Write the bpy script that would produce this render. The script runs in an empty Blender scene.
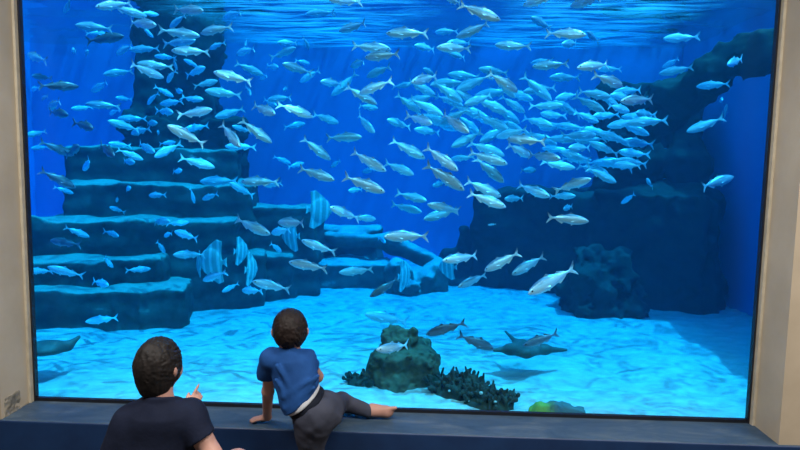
import bpy, math, random
import numpy as np
from mathutils import Matrix, Vector

random.seed(7)
RNG = np.random.default_rng(7)
scene = bpy.context.scene
COL = scene.collection

# ------------------------------------------------------------------ camera
FPX = 616.0
YAW, PITCH, ROLL, DIST = 0.0361, 0.0989, 0.0170, 2.8926
XL, XR, LEDGE = -1.915, 1.585, 0.232
LZ = 0.30                      # height of the ledge
SAND = 0.10                    # height of the sand
SURF = 3.00                    # height of the water surface
TX0, TX1, TY1 = -5.2, 3.25, 5.2  # tank walls
_cp, _sp = math.cos(PITCH), math.sin(PITCH)
CF = np.array([-math.sin(YAW) * _cp, math.cos(YAW) * _cp, -_sp])
CR = np.array([math.cos(YAW), math.sin(YAW), 0.0])
CU = np.cross(CR, CF)
CR, CU = (math.cos(ROLL) * CR + math.sin(ROLL) * CU, -math.sin(ROLL) * CR + math.cos(ROLL) * CU)
CC = np.array([0.0, -DIST, 1.5])


def ray(u, v):
    return CF + CR * (u - 400) / FPX + CU * (225 - v) / FPX


def at_d(u, v, d):
    return CC + ray(u, v) * d


def at_y(u, v, y):
    r = ray(u, v)
    return CC + r * (y + DIST) / r[1]


def at_z(u, v, z):
    r = ray(u, v)
    return CC + r * (z - 1.5) / r[2]


cam = bpy.data.cameras.new('camera')
cam.sensor_width = 36.0
cam.lens = 36.0 * FPX / 800.0
cam.clip_start = 0.05
cam.clip_end = 60
camo = bpy.data.objects.new('camera', cam)
COL.objects.link(camo)
M = Matrix.Identity(4)
for i in range(3):
    M[i][0], M[i][1], M[i][2], M[i][3] = CR[i], CU[i], -CF[i], CC[i]
camo.matrix_world = M
scene.camera = camo


# ------------------------------------------------------------------ object helpers
def tag(o, label=None, cat=None, group=None, kind=None):
    if label: o['label'] = label
    if cat: o['category'] = cat
    if group: o['group'] = group
    if kind: o['kind'] = kind
    return o


def mesh(name, V, Fc, mats, smooth=True, mi=None):
    me = bpy.data.meshes.new(name)
    V = np.asarray(V, float)
    if isinstance(Fc, np.ndarray):
        n = len(Fc); k = Fc.shape[1]
        me.vertices.add(len(V)); me.vertices.foreach_set('co', V.ravel())
        me.loops.add(n * k); me.loops.foreach_set('vertex_index', Fc.ravel().astype(np.int32))
        me.polygons.add(n)
        me.polygons.foreach_set('loop_start', np.arange(0, n * k, k, dtype=np.int32))
        me.update(calc_edges=True)
    else:
        me.from_pydata([tuple(v) for v in V], [], Fc)
    me.polygons.foreach_set('use_smooth', [smooth] * len(me.polygons))
    if not isinstance(mats, (list, tuple)):
        mats = [mats]
    for m in mats:
        me.materials.append(m)
    if mi is not None:
        me.polygons.foreach_set('material_index', [int(x) for x in mi])
    me.validate()
    me.update()
    return me


def obj(name, me, parent=None, loc=None):
    o = bpy.data.objects.new(name, me)
    COL.objects.link(o)
    if parent is not None: o.parent = parent
    if loc is not None: o.location = loc
    return o


def empty(name, loc=(0, 0, 0)):
    o = bpy.data.objects.new(name, None)
    o.empty_display_size = 0.1
    COL.objects.link(o)
    o.location = loc
    return o


class MB:
    """boxes collected into one mesh"""
    def __init__(s): s.v, s.f, s.m = [], [], []

    def box(s, x0, y0, z0, x1, y1, z1, mat=0, mats=None):
        b = len(s.v)
        s.v += [(x0, y0, z0), (x1, y0, z0), (x1, y1, z0), (x0, y1, z0), (x0, y0, z1), (x1, y0, z1), (x1, y1, z1), (x0, y1, z1)]
        # order: bottom, top, -y, +x, +y, -x
        s.f += [tuple(b + i for i in q) for q in ((3, 2, 1, 0), (4, 5, 6, 7), (0, 1, 5, 4), (1, 2, 6, 5), (2, 3, 7, 6), (3, 0, 4, 7))]
        s.m += list(mats) if mats else [mat] * 6
        return s

    def build(s, name, mats, parent=None, bevel=0):
        o = obj(name, mesh(name, s.v, s.f, mats, False, s.m), parent)
        if bevel:
            b = o.modifiers.new('bevel', 'BEVEL'); b.width = bevel; b.segments = 3; b.limit_method = 'ANGLE'
        return o


# ------------------------------------------------------------------ implicit surfaces
def nets(F, lo, h):
    S = F < 0
    nx, ny, nz = F.shape
    occ = np.zeros((nx - 1, ny - 1, nz - 1), np.int8)
    for a in (0, 1):
        for b in (0, 1):
            for c in (0, 1):
                occ += S[a:nx - 1 + a, b:ny - 1 + b, c:nz - 1 + c]
    I, J, K = np.nonzero((occ > 0) & (occ < 8))
    acc = np.zeros((len(I), 3)); cnt = np.zeros(len(I))
    corners = [(a, b, c) for a in (0, 1) for b in (0, 1) for c in (0, 1)]
    for p in corners:
        for ax in range(3):
            if p[ax]: continue
            q = list(p); q[ax] = 1
            fa = F[I + p[0], J + p[1], K + p[2]].astype(float)
            fb = F[I + q[0], J + q[1], K + q[2]].astype(float)
            cr = (fa < 0) != (fb < 0)
            t = np.where(cr, fa / np.where(cr, fa - fb, 1), 0)
            for d in range(3):
                acc[:, d] += np.where(cr, p[d] + (t if d == ax else 0), 0)
            cnt += cr
    V = (acc / cnt[:, None] + np.stack([I, J, K], 1)) * h + lo
    idx = np.full(occ.shape, -1, np.int64)
    idx[I, J, K] = np.arange(len(I))
    Q = []
    for ax in range(3):
        A = np.moveaxis(S, ax, 0); X = np.moveaxis(idx, ax, 0)
        ch = A[1:, 1:-1, 1:-1] != A[:-1, 1:-1, 1:-1]
        i, j, k = np.nonzero(ch)
        q = np.stack([X[i, j, k], X[i, j + 1, k], X[i, j + 1, k + 1], X[i, j, k + 1]], 1)
        flip = A[i, j + 1, k + 1]
        if ax == 1: flip = ~flip
        q = np.where(flip[:, None], q, q[:, ::-1])
        Q.append(q)
    Q = np.concatenate(Q)
    return V, Q[(Q >= 0).all(1)]


def vnoise(P, freq, seed=0):
    """smooth value noise in [-1,1] for points (...,3)"""
    X = P * freq + 37.31 + seed * 11.7
    i = np.floor(X).astype(np.int64); f = X - i
    f = f * f * (3 - 2 * f)

    def hsh(a, b, c):
        n = (a * 73856093) ^ (b * 19349663) ^ (c * 83492791) ^ (seed * 2654435)
        n = (n ^ (n >> 13)) * 1274126177
        n = n ^ (n >> 16)
        return (n & 0xFFFF) / 32767.5 - 1
    r = 0
    for a in (0, 1):
        for b in (0, 1):
            for c in (0, 1):
                w = (f[..., 0] if a else 1 - f[..., 0]) * (f[..., 1] if b else 1 - f[..., 1]) * (f[..., 2] if c else 1 - f[..., 2])
                r = r + w * hsh(i[..., 0] + a, i[..., 1] + b, i[..., 2] + c)
    return r


def fbm(P, freq, octv=3, seed=0):
    r, a = 0, 1.0
    for o in range(octv):
        r = r + a * vnoise(P, freq * 2 ** o, seed + o); a *= .5
    return r


def smin(a, b, k):
    if k <= 0: return np.minimum(a, b)
    hh = np.clip(k - np.abs(a - b), 0, None) / k
    return np.minimum(a, b) - hh * hh * k * .25


def d_cone(P, a, b, ra, rb):
    a, b = np.asarray(a, float), np.asarray(b, float)
    ab = b - a
    t = np.clip(((P - a) @ ab) / (ab @ ab + 1e-12), 0, 1)
    return np.linalg.norm(P - a - t[..., None] * ab, axis=-1) - (ra + (rb - ra) * t)


def d_ell(P, c, r, R=None):
    q = P - np.asarray(c, float)
    if R is not None: q = q @ np.asarray(R, float)      # columns of R are the ellipsoid's axes
    r = np.asarray(r, float)
    k0 = np.linalg.norm(q / r, axis=-1); k1 = np.linalg.norm(q / (r * r), axis=-1)
    return k0 * (k0 - 1) / np.maximum(k1, 1e-9)


def d_box(P, c, half, R=None, rnd=0.0):
    q = P - np.asarray(c, float)
    if R is not None: q = q @ np.asarray(R, float)
    q = np.abs(q) - (np.asarray(half, float) - rnd)
    return np.linalg.norm(np.maximum(q, 0), axis=-1) + np.minimum(q.max(-1), 0) - rnd


class Field:
    def __init__(s, lo, hi, h):
        s.lo = np.asarray(lo, float); s.h = np.broadcast_to(np.asarray(h, float), (3,)).copy()
        s.n = np.ceil((np.asarray(hi, float) - s.lo) / s.h).astype(int) + 1
        s.F = np.full(s.n, 1.0, np.float32)

    def pts(s, i0, i1):
        ax = [s.lo[d] + s.h[d] * np.arange(i0[d], i1[d]) for d in range(3)]
        return np.stack(np.meshgrid(*ax, indexing='ij'), -1)

    def sub(s, lo, hi):
        i0 = np.clip(np.floor((np.asarray(lo) - s.lo) / s.h).astype(int), 0, s.n)
        i1 = np.clip(np.ceil((np.asarray(hi) - s.lo) / s.h).astype(int) + 1, 0, s.n)
        return i0, i1

    def op(s, fn, lo, hi, k=0.0, mode='u'):
        i0, i1 = s.sub(lo, hi)
        if (i1 <= i0).any(): return s
        sl = tuple(slice(a, b) for a, b in zip(i0, i1))
        d = fn(s.pts(i0, i1))
        if mode == 'u': s.F[sl] = smin(s.F[sl], d, k)
        elif mode == 'cut': s.F[sl] = -smin(-s.F[sl], d, k)      # remove the solid d
        elif mode == 'add': s.F[sl] += d
        return s

    def cone(s, a, b, ra, rb, k=0.02, mode='u', clip=None):
        a, b = np.asarray(a, float), np.asarray(b, float)
        m = max(ra, rb) + k + 4 * s.h.max()
        f = lambda P: d_cone(P, a, b, ra, rb)
        if clip is not None:
            g = f
            f = lambda P: np.maximum(g(P), clip(P))
        return s.op(f, np.minimum(a, b) - m, np.maximum(a, b) + m, k, mode)

    def ell(s, c, r, R=None, k=0.02, mode='u'):
        c = np.asarray(c, float); m = max(r) + k + 4 * s.h.max()
        return s.op(lambda P: d_ell(P, c, r, R), c - m, c + m, k, mode)

    def box(s, c, half, R=None, rnd=0.0, k=0.02, mode='u'):
        c = np.asarray(c, float); m = float(np.linalg.norm(half)) + k + 4 * s.h.max()
        return s.op(lambda P: d_box(P, c, half, R, rnd), c - m, c + m, k, mode)

    def mesh(s, name, mats):
        F = s.F
        F[0], F[-1], F[:, 0], F[:, -1], F[:, :, 0], F[:, :, -1] = (np.maximum(x, 1e-3) for x in (F[0], F[-1], F[:, 0], F[:, -1], F[:, :, 0], F[:, :, -1]))
        V, Q = nets(F, s.lo, s.h)
        # keep the largest connected piece
        par = np.arange(len(V))
        for _ in range(200):
            e = par[Q].min(1)
            new = par.copy()
            for c in range(4): np.minimum.at(new, Q[:, c], e)
            new = new[new]
            if (new == par).all(): break
            par = new
        ids, cn = np.unique(par, return_counts=True)
        keep = par == ids[cn.argmax()]
        re = np.cumsum(keep) - 1
        Q = re[Q[keep[Q].all(1)]]
        return mesh(name, V[keep], Q, mats)


def rough(F, amp, freq, seed, lay=0.0):
    """erode a rock field with noise; lay adds horizontal bedding"""
    i0, i1 = np.zeros(3, int), F.n
    P = F.pts(i0, i1)
    d = amp * fbm(P, freq, 4, seed)
    if lay: d = d + lay * np.sin(P[..., 2] * 34 + 3 * vnoise(P, 1.5, seed + 40))
    F.F += d.astype(np.float32)
    return F


def unit(v):
    v = np.asarray(v, float)
    return v / np.linalg.norm(v)


def rotz(deg):
    c, s_ = math.cos(math.radians(deg)), math.sin(math.radians(deg))
    return np.array([[c, -s_, 0], [s_, c, 0], [0, 0, 1.0]])


# ------------------------------------------------------------------ materials
class NT:
    def __init__(s, name):
        s.m = bpy.data.materials.new(name); s.m.use_nodes = True
        s.t = s.m.node_tree; s.t.nodes.clear()
        s.out = s.n('ShaderNodeOutputMaterial')

    def n(s, kind, **kw):
        nd = s.t.nodes.new(kind)
        for k, v in kw.items(): setattr(nd, k, v)
        return nd

    def l(s, a, b): s.t.links.new(a, b)

    def noise(s, scale, detail=4, rough=.55, src='Object', dist=0.0, stretch=None):
        tc = s.n('ShaderNodeTexCoord'); v = tc.outputs[src]
        if stretch:
            mp = s.n('ShaderNodeMapping'); mp.inputs['Scale'].default_value = stretch
            s.l(v, mp.inputs['Vector']); v = mp.outputs[0]
        nz = s.n('ShaderNodeTexNoise')
        nz.inputs['Scale'].default_value = scale; nz.inputs['Detail'].default_value = detail
        nz.inputs['Roughness'].default_value = rough; nz.inputs['Distortion'].default_value = dist
        s.l(v, nz.inputs['Vector'])
        return nz.outputs['Fac']

    def ramp(s, src, stops):
        r = s.n('ShaderNodeValToRGB')
        e = r.color_ramp.elements
        while len(e) < len(stops): e.new(.5)
        for q, (p, c) in zip(e, stops):
            q.position = p; q.color = (*c, 1) if len(c) == 3 else c
        s.l(src, r.inputs[0])
        return r.outputs[0]

    def mix(s, fac, a, b):
        m = s.n('ShaderNodeMix', data_type='RGBA')
        for sock, v in ((m.inputs[0], fac), (m.inputs[6], a), (m.inputs[7], b)):
            if isinstance(v, (int, float)): sock.default_value = v
            elif isinstance(v, tuple): sock.default_value = (*v, 1)
            else: s.l(v, sock)
        return m.outputs[2]

    def math(s, op, a, b=None):
        m = s.n('ShaderNodeMath', operation=op)
        for sock, v in zip(m.inputs, (a, b)):
            if v is None: continue
            if isinstance(v, (int, float)): sock.default_value = v
            else: s.l(v, sock)
        return m.outputs[0]

    def bsdf(s, color, rough=.6, metal=0.0, spec=.5, bump=None, bstr=.3, bdist=.01):
        b = s.n('ShaderNodeBsdfPrincipled')
        for k, v in (('Base Color', color), ('Roughness', rough), ('Metallic', metal), ('Specular IOR Level', spec)):
            if isinstance(v, tuple): b.inputs[k].default_value = (*v, 1)
            elif isinstance(v, (int, float)): b.inputs[k].default_value = v
            else: s.l(v, b.inputs[k])
        if bump is not None:
            bp = s.n('ShaderNodeBump'); bp.inputs['Strength'].default_value = bstr; bp.inputs['Distance'].default_value = bdist
            s.l(bump, bp.inputs['Height']); s.l(bp.outputs[0], b.inputs['Normal'])
        s.l(b.outputs[0], s.out.inputs['Surface'])
        return s.m


def simple(name, c0, c1, scale, rough=.7, stretch=None, bstr=.2, bdist=.005, spec=.4, detail=4):
    t = NT(name); f = t.noise(scale, detail, stretch=stretch)
    return t.bsdf(t.ramp(f, [(.3, c0), (.7, c1)]), rough, 0, spec, f, bstr, bdist)


def local_axis(t, axis, src='Object'):
    tc = t.n('ShaderNodeTexCoord'); sx = t.n('ShaderNodeSeparateXYZ')
    t.l(tc.outputs[src], sx.inputs[0])
    return sx.outputs[axis]


# plaster of the walls round the window
m_jamb = simple('jamb_plaster', (.46, .375, .265), (.58, .485, .355), 3.2, .8, bstr=.3, detail=7)
m_face = simple('wall_plaster', (.37, .30, .215), (.44, .36, .265), 5, .8, bstr=.3)
m_hall = simple('hall_paint', (.10, .10, .10), (.13, .125, .12), 3, .9)
m_floor = simple('hall_floor', (.09, .085, .08), (.13, .12, .11), 4, .6)
m_gasket = simple('rubber', (.006, .007, .012), (.012, .014, .02), 9, .45)
m_bead = simple('sealant', (.42, .37, .28), (.55, .49, .38), 20, .8)
t = NT('ledge_top_paint')
f = t.noise(6, 9, .75, dist=.8, stretch=(.55, 1.8, 1))
g = t.noise(40, 3)
c = t.ramp(f, [(.32, (.017, .044, .085)), (.5, (.042, .075, .118)), (.68, (.095, .130, .160)), (.82, (.12, .13, .135))])
m_ledge = t.bsdf(c, .55, 0, .4, g, .15, .003)
t = NT('ledge_front_paint')
f = t.noise(5, 6, .65)
c = t.ramp(f, [(.3, (.003, .018, .068)), (.7, (.006, .032, .105))])
m_ledgef = t.bsdf(c, .5, 0, .4, f, .2, .004)
# tank
m_tank = simple('blue_tank_paint', (.008, .31, .66), (.012, .36, .72), 1.5, .8)
t = NT('sand')
f = t.noise(9, 6, .65, stretch=(.7, 1.5, 1))
g = t.noise(60, 3)
c = t.ramp(f, [(.3, (.40, .39, .36)), (.7, (.62, .61, .57))])
m_sand = t.bsdf(c, .95, 0, .1, g, .35, .004)


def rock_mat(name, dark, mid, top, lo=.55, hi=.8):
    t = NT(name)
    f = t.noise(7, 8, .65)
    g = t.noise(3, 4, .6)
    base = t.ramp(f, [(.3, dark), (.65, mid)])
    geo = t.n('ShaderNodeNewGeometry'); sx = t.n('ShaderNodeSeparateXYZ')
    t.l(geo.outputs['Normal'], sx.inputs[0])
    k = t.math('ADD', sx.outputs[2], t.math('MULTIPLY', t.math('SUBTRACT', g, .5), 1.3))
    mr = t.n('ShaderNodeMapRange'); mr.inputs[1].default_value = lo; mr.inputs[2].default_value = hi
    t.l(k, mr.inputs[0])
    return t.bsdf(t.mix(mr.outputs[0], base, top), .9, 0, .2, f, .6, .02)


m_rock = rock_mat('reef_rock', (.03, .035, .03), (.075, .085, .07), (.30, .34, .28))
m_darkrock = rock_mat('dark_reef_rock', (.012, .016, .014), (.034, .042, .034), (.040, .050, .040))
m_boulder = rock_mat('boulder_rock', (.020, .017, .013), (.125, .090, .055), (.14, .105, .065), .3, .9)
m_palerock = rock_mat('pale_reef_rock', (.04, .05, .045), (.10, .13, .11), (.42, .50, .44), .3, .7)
m_weed = simple('dark_seaweed', (.018, .018, .014), (.045, .042, .030), 14, .8)
m_polyp = simple('pale_polyp', (.35, .38, .36), (.5, .52, .5), 20, .7)
m_yellow = simple('yellow_coral', (.25, .38, .05), (.42, .5, .1), 20, .7)


def fish_mat(name, back, side, belly, metal=.35):
    t = NT(name)
    z = local_axis(t, 2)
    k = t.math('ADD', t.math('MULTIPLY', z, 3.2), .5)
    n = t.noise(26, 3, .5, stretch=(.35, 1, 1.6))
    k2 = t.math('ADD', k, t.math('MULTIPLY', t.math('SUBTRACT', n, .5), .16))
    c = t.ramp(k2, [(.16, belly), (.38, side), (.62, side), (.78, back)])
    oi = t.n('ShaderNodeObjectInfo')
    hv = t.n('ShaderNodeHueSaturation')
    t.l(c, hv.inputs['Color'])
    t.l(t.math('ADD', t.math('MULTIPLY', oi.outputs['Random'], .5), .72), hv.inputs['Value'])
    return t.bsdf(hv.outputs[0], .34, metal, .6, n, .15, .01)


m_fish = fish_mat('silver_scales', (.19, .20, .27), (.68, .70, .82), (.92, .92, .96))
m_fishblue = fish_mat('water_tinted_scales', (.20, .42, .56), (.58, .78, .92), (.74, .88, .96), .12)  # silver scales with the water's blue haze painted in, mostly for farther fish
m_fishdark = fish_mat('dark_scales', (.07, .075, .10), (.19, .19, .26), (.42, .42, .50), .2)
m_eye = simple('fish_eye', (.01, .01, .01), (.02, .02, .02), 3, .15, spec=.8)
t = NT('striped_scales')
x = local_axis(t, 0)
w = t.math('SINE', t.math('ADD', t.math('MULTIPLY', x, 26), t.math('MULTIPLY', t.noise(3, 2), 1.6)))
m_bat = t.bsdf(t.ramp(w, [(.0, (.34, .46, .44)), (.35, (.48, .60, .57)), (.8, (.66, .76, .73))]), .45, .1, .5)
m_ray = simple('ray_skin', (.05, .055, .05), (.10, .11, .10), 12, .6)

# people
m_skin = simple('skin', (.44, .235, .185), (.50, .275, .215), 14, .5, bstr=.05, bdist=.002)
m_lip = simple('lip', (.42, .16, .13), (.46, .19, .15), 14, .5)
m_white = simple('eye_white', (.75, .75, .73), (.8, .8, .78), 14, .3)
m_iris = simple('dark_iris', (.02, .012, .008), (.035, .02, .012), 14, .2)


def cloth(name, c0, c1, sc=90, big=7):
    t = NT(name)
    f = t.noise(big, 4, .6); w = t.noise(sc, 2)
    h = t.math('ADD', t.math('MULTIPLY', f, 1.0), t.math('MULTIPLY', w, .12))
    return t.bsdf(t.ramp(f, [(.3, c0), (.7, c1)]), .85, 0, .2, h, .4, .012)


m_navy = cloth('navy_cotton', (.0035, .006, .018), (.007, .011, .030))
m_blue = cloth('blue_cotton', (.009, .052, .190), (.014, .076, .26))
m_grey = cloth('grey_jersey', (.032, .036, .056), (.052, .057, .083))
m_band = cloth('navy_waistband', (.004, .006, .014), (.007, .010, .020))
m_whitec = cloth('white_cotton', (.42, .44, .48), (.58, .60, .63))
t = NT('dark_hair')
n1 = t.noise(60, 3, .6, stretch=(1, 1, .25))
m_hair = t.bsdf(t.ramp(n1, [(.3, (.006, .005, .005)), (.7, (.016, .012, .011))]), .6, 0, .22, n1, .35, .002)
t = NT('brown_hair')
n1 = t.noise(60, 3, .6, stretch=(1, 1, .25))
m_hairb = t.bsdf(t.ramp(n1, [(.3, (.006, .004, .004)), (.7, (.017, .0105, .0095))]), .6, 0, .22, n1, .35, .002)

# ------------------------------------------------------------------ the hall and the window wall
GY = 0.014      # back of the window wall, where the pane rests
WT = 0.12      # glass stands from y=0 to y=0.06, tank front wall to 0.12
st = lambda o: tag(o, kind='structure')
MB().box(-4.5, -LEDGE, LZ, XL, GY, 3.35, mats=[1, 1, 1, 0, 1, 1]).build('wall_left', [m_jamb, m_face])
MB().box(XR, -LEDGE, LZ, 4.5, GY, 3.35, mats=[1, 1, 1, 1, 1, 0]).build('wall_right', [m_jamb, m_face])
MB().box(XL, -LEDGE, 2.72, XR, GY, 3.35, mat=1).build('wall_front', [m_jamb, m_face])
MB().box(-4.5, -LEDGE - .012, -.02, 4.5, 0, LZ, mats=[1, 0, 1, 1, 1, 1]).build('trim_1', [m_ledge, m_ledgef], bevel=.008)
MB().box(-4.5, -6, -.12, 4.5, -LEDGE - .012, 0).build('floor', [m_floor])
MB().box(-4.5, -6, 3.0, 4.5, -LEDGE, 3.1).build('ceiling', [m_hall])
MB().box(-4.6, -6.1, 0, 4.6, -6, 3.1).build('wall_rear', [m_hall])
MB().box(-4.6, -6, 0, -4.5, -LEDGE, 3.1).build('wall_hall_left', [m_hall])
MB().box(4.5, -6, 0, 4.6, -LEDGE, 3.1).build('wall_hall_right', [m_hall])
for n in ('wall_left', 'wall_right', 'wall_front', 'trim_1', 'floor', 'ceiling', 'wall_rear', 'wall_hall_left', 'wall_hall_right'):
    st(bpy.data.objects[n])

t = NT('worn_patch')
f = t.noise(30, 5, .7)
m_patch = t.bsdf(t.ramp(f, [(.35, (.16, .15, .12)), (.65, (.34, .30, .24))]), .9, 0, .2, f, .6, .004)
F = Field((XL - .03, -LEDGE - .02, LZ - .02), (XL + .03, .0, LZ + .16), .004)
F.box((XL - .006, -.155, LZ + .045), (.0085, .055, .045), None, .003, 0)
F.cone((XL - .001, -.20, LZ), (XL - .001, -.03, LZ), .007, .004, .004)
rough(F, .004, 40, 61)
tag(obj('trim_2', F.mesh('trim_2', m_patch)), kind='structure')

# the window: pane, black gasket and the pale sealant bead against the jambs
win = empty('window_1', (0, 0, LZ)); st(win)
t = NT('clear_acrylic')
tr = t.n('ShaderNodeBsdfTransparent'); gl = t.n('ShaderNodeBsdfGlossy'); gl.inputs['Roughness'].default_value = .02
tr.inputs['Color'].default_value = (.985, .992, 1, 1)
fr = t.n('ShaderNodeFresnel'); fr.inputs['IOR'].default_value = 1.13
mx = t.n('ShaderNodeMixShader')
t.l(fr.outputs[0], mx.inputs[0]); t.l(tr.outputs[0], mx.inputs[1]); t.l(gl.outputs[0], mx.inputs[2]); t.l(mx.outputs[0], t.out.inputs['Surface'])
pane = MB().box(XL - .2, .016, -.12, XR + .2, .06, 2.55).build('pane', [t.m], win)
g = MB()
gw = .021
for bx in ((XL, -.012, .0, XL + gw, GY, 2.42), (XR - gw, -.012, .0, XR, GY, 2.42), (XL + gw, -.008, .0, XR - gw, GY, .016), (XL + gw, -.012, 2.39, XR - gw, GY, 2.42)):
    g.box(*bx)
g.build('gasket', [m_gasket], win)
b = MB()
b.box(XL - .002, -.034, .0, XL + .012, -.012, 2.42).box(XR - .012, -.034, .0, XR + .002, -.012, 2.42)
b.build('sealant_bead', [m_bead], win)

# ------------------------------------------------------------------ the tank shell
st(MB().box(TX0 - .2, TY1, -.3, TX1 + .2, TY1 + .2, 3.25).build('wall_back', [m_tank]))
st(MB().box(TX1, WT, -.3, TX1 + .2, TY1, 3.08).build('wall_tank_right', [m_tank]))
st(MB().box(TX0 - .2, WT, -.3, TX0, TY1, 3.25).build('wall_tank_left', [m_tank]))
st(MB().box(TX0 - .2, .066, -.3, TX1 + .2, WT, LZ - .12).box(TX0 - .2, GY, LZ - .12, XL - .21, WT, 3.1).box(XR + .21, GY, LZ - .12, TX1 + .2, WT, 3.1).box(XL - .21, GY, LZ + 2.56, XR + .21, WT, 3.1).build('wall_tank_front', [m_tank]))

# sand
nx, ny = 520, 330
gx, gy = np.meshgrid(np.linspace(TX0 - .05, TX1 + .05, nx), np.linspace(.08, TY1 + .05, ny), indexing='ij')
P = np.stack([gx, gy, np.zeros_like(gx)], -1)
z = SAND + .05 * fbm(P, .55, 2, 3) + .022 * fbm(P, 2.3, 2, 5) + .016 * fbm(P * np.array([1, 1.8, 1]), 6, 3, 9)
z += .10 * np.clip((gy - 3.2) / 2, 0, 1) ** 2
V = np.stack([gx, gy, z], -1).reshape(-1, 3)
ii = np.arange(nx * ny).reshape(nx, ny)
Q = np.stack([ii[:-1, :-1], ii[1:, :-1], ii[1:, 1:], ii[:-1, 1:]], -1).reshape(-1, 4)
sand = obj('sand_floor', mesh('sand_floor', V, Q, m_sand)); st(sand)
tank_floor = MB().box(TX0 - .2, 0, -.42, TX1 + .2, TY1 + .2, -.3).build('floor_tank', [m_tank]); st(tank_floor)

# water body (one homogeneous volume) and its rippled upper surface
t = NT('water')
ab = t.n('ShaderNodeVolumeAbsorption'); sc = t.n('ShaderNodeVolumeScatter'); ad = t.n('ShaderNodeAddShader')
SA, SS = (1.25, .150, .022), (.005, .0185, .033)
DA, DS = 1.0, .1
ab.inputs['Color'].default_value = (1 - SA[0] / DA, 1 - SA[1] / DA, 1 - SA[2] / DA, 1); ab.inputs['Density'].default_value = DA
sc.inputs['Color'].default_value = (SS[0] / DS, SS[1] / DS, SS[2] / DS, 1); sc.inputs['Density'].default_value = DS
sc.inputs['Anisotropy'].default_value = 0.2
t.l(ab.outputs[0], ad.inputs[0]); t.l(sc.outputs[0], ad.inputs[1]); t.l(ad.outputs[0], t.out.inputs['Volume'])
water = MB().box(TX0 - .02, .063, -.28, TX1 + .02, TY1 + .02, SURF - .03).build('water', [t.m]); st(water)

t = NT('water_surface')
tc = t.n('ShaderNodeTexCoord')
nz = t.n('ShaderNodeTexNoise'); nz.inputs['Scale'].default_value = 1.7; nz.inputs['Detail'].default_value = 2
t.l(tc.outputs['Object'], nz.inputs['Vector'])
va = t.n('ShaderNodeVectorMath', operation='MULTIPLY_ADD')
t.l(nz.outputs['Color'], va.inputs[0]); va.inputs[1].default_value = (.75, .75, .75); t.l(tc.outputs['Object'], va.inputs[2])
acc = None
for sca, wgt in ((3.2, .26), (8, .37), (18, .37)):
    vo = t.n('ShaderNodeTexVoronoi', feature='SMOOTH_F1'); vo.inputs['Scale'].default_value = sca; vo.inputs['Smoothness'].default_value = .25
    t.l(va.outputs[0], vo.inputs['Vector'])
    w_ = t.math('MULTIPLY', t.math('POWER', vo.outputs['Distance'], 1.7), wgt)
    acc = w_ if acc is None else t.math('ADD', acc, w_)
caus = t.ramp(acc, [(.10, (.10, .10, .10)), (.21, (.36, .36, .36)), (.34, (1, 1, 1))])  # caustic pattern painted into the surface colour, which the suns project downwards
tr = t.n('ShaderNodeBsdfTransparent'); t.l(caus, tr.inputs['Color'])
gl = t.n('ShaderNodeBsdfGlossy'); gl.inputs['Roughness'].default_value = .04
fr = t.n('ShaderNodeFresnel'); fr.inputs['IOR'].default_value = 1.33
mx = t.n('ShaderNodeMixShader')
t.l(fr.outputs[0], mx.inputs[0]); t.l(tr.outputs[0], mx.inputs[1]); t.l(gl.outputs[0], mx.inputs[2])
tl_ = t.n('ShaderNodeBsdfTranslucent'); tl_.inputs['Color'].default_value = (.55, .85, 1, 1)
streak = t.noise(3.0, 5, .6, stretch=(.42, 5.5, 1), dist=.5)  # glittering reflections painted on as streaks, kept to patches across the tank
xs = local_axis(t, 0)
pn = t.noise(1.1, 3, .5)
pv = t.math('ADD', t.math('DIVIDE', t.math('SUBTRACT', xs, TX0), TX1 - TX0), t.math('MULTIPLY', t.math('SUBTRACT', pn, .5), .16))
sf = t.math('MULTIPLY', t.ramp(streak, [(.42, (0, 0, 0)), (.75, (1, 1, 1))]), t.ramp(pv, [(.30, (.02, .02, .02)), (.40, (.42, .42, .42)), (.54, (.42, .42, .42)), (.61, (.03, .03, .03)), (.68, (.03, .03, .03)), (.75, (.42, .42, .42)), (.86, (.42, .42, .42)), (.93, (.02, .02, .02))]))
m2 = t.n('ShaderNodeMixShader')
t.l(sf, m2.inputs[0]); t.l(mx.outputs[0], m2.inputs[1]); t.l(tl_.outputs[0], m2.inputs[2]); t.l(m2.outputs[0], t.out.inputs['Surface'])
nx, ny = 320, 200
gx, gy = np.meshgrid(np.linspace(TX0, TX1, nx), np.linspace(WT, TY1, ny), indexing='ij')
P = np.stack([gx, gy, np.zeros_like(gx)], -1)
z = SURF + .020 * fbm(P, 1.3, 2, 21) + .026 * fbm(P * np.array([.8, 3.2, 1]), 1.5, 3, 25)
ii = np.arange(nx * ny).reshape(nx, ny)
Q = np.stack([ii[:-1, :-1], ii[1:, :-1], ii[1:, 1:], ii[:-1, 1:]], -1).reshape(-1, 4)
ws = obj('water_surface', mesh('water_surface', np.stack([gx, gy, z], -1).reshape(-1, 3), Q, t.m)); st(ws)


# ------------------------------------------------------------------ rocks
R13 = rotz(13)


def tier(F, right, left, depth, top, rot=R13, rnd=.05, k=.03, bottom=-.05):
    """a slab whose front right corner is at right=(x,y); left is its length along the front"""
    e, n = rot[:, 0], rot[:, 1]
    c = np.array([right[0], right[1], 0]) - e * left / 2 + n * depth / 2
    c[2] = (top + bottom) / 2
    F.box(c, (left / 2, depth / 2, (top - bottom) / 2), rot, rnd, k)


# stepped ledges, one part per step
terr = empty('stepped_rock', (-2.6, 2.4, SAND))
tag(terr, 'dark stepped rock with pale sandy ledges climbing beside the left frame', 'rock')


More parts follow.
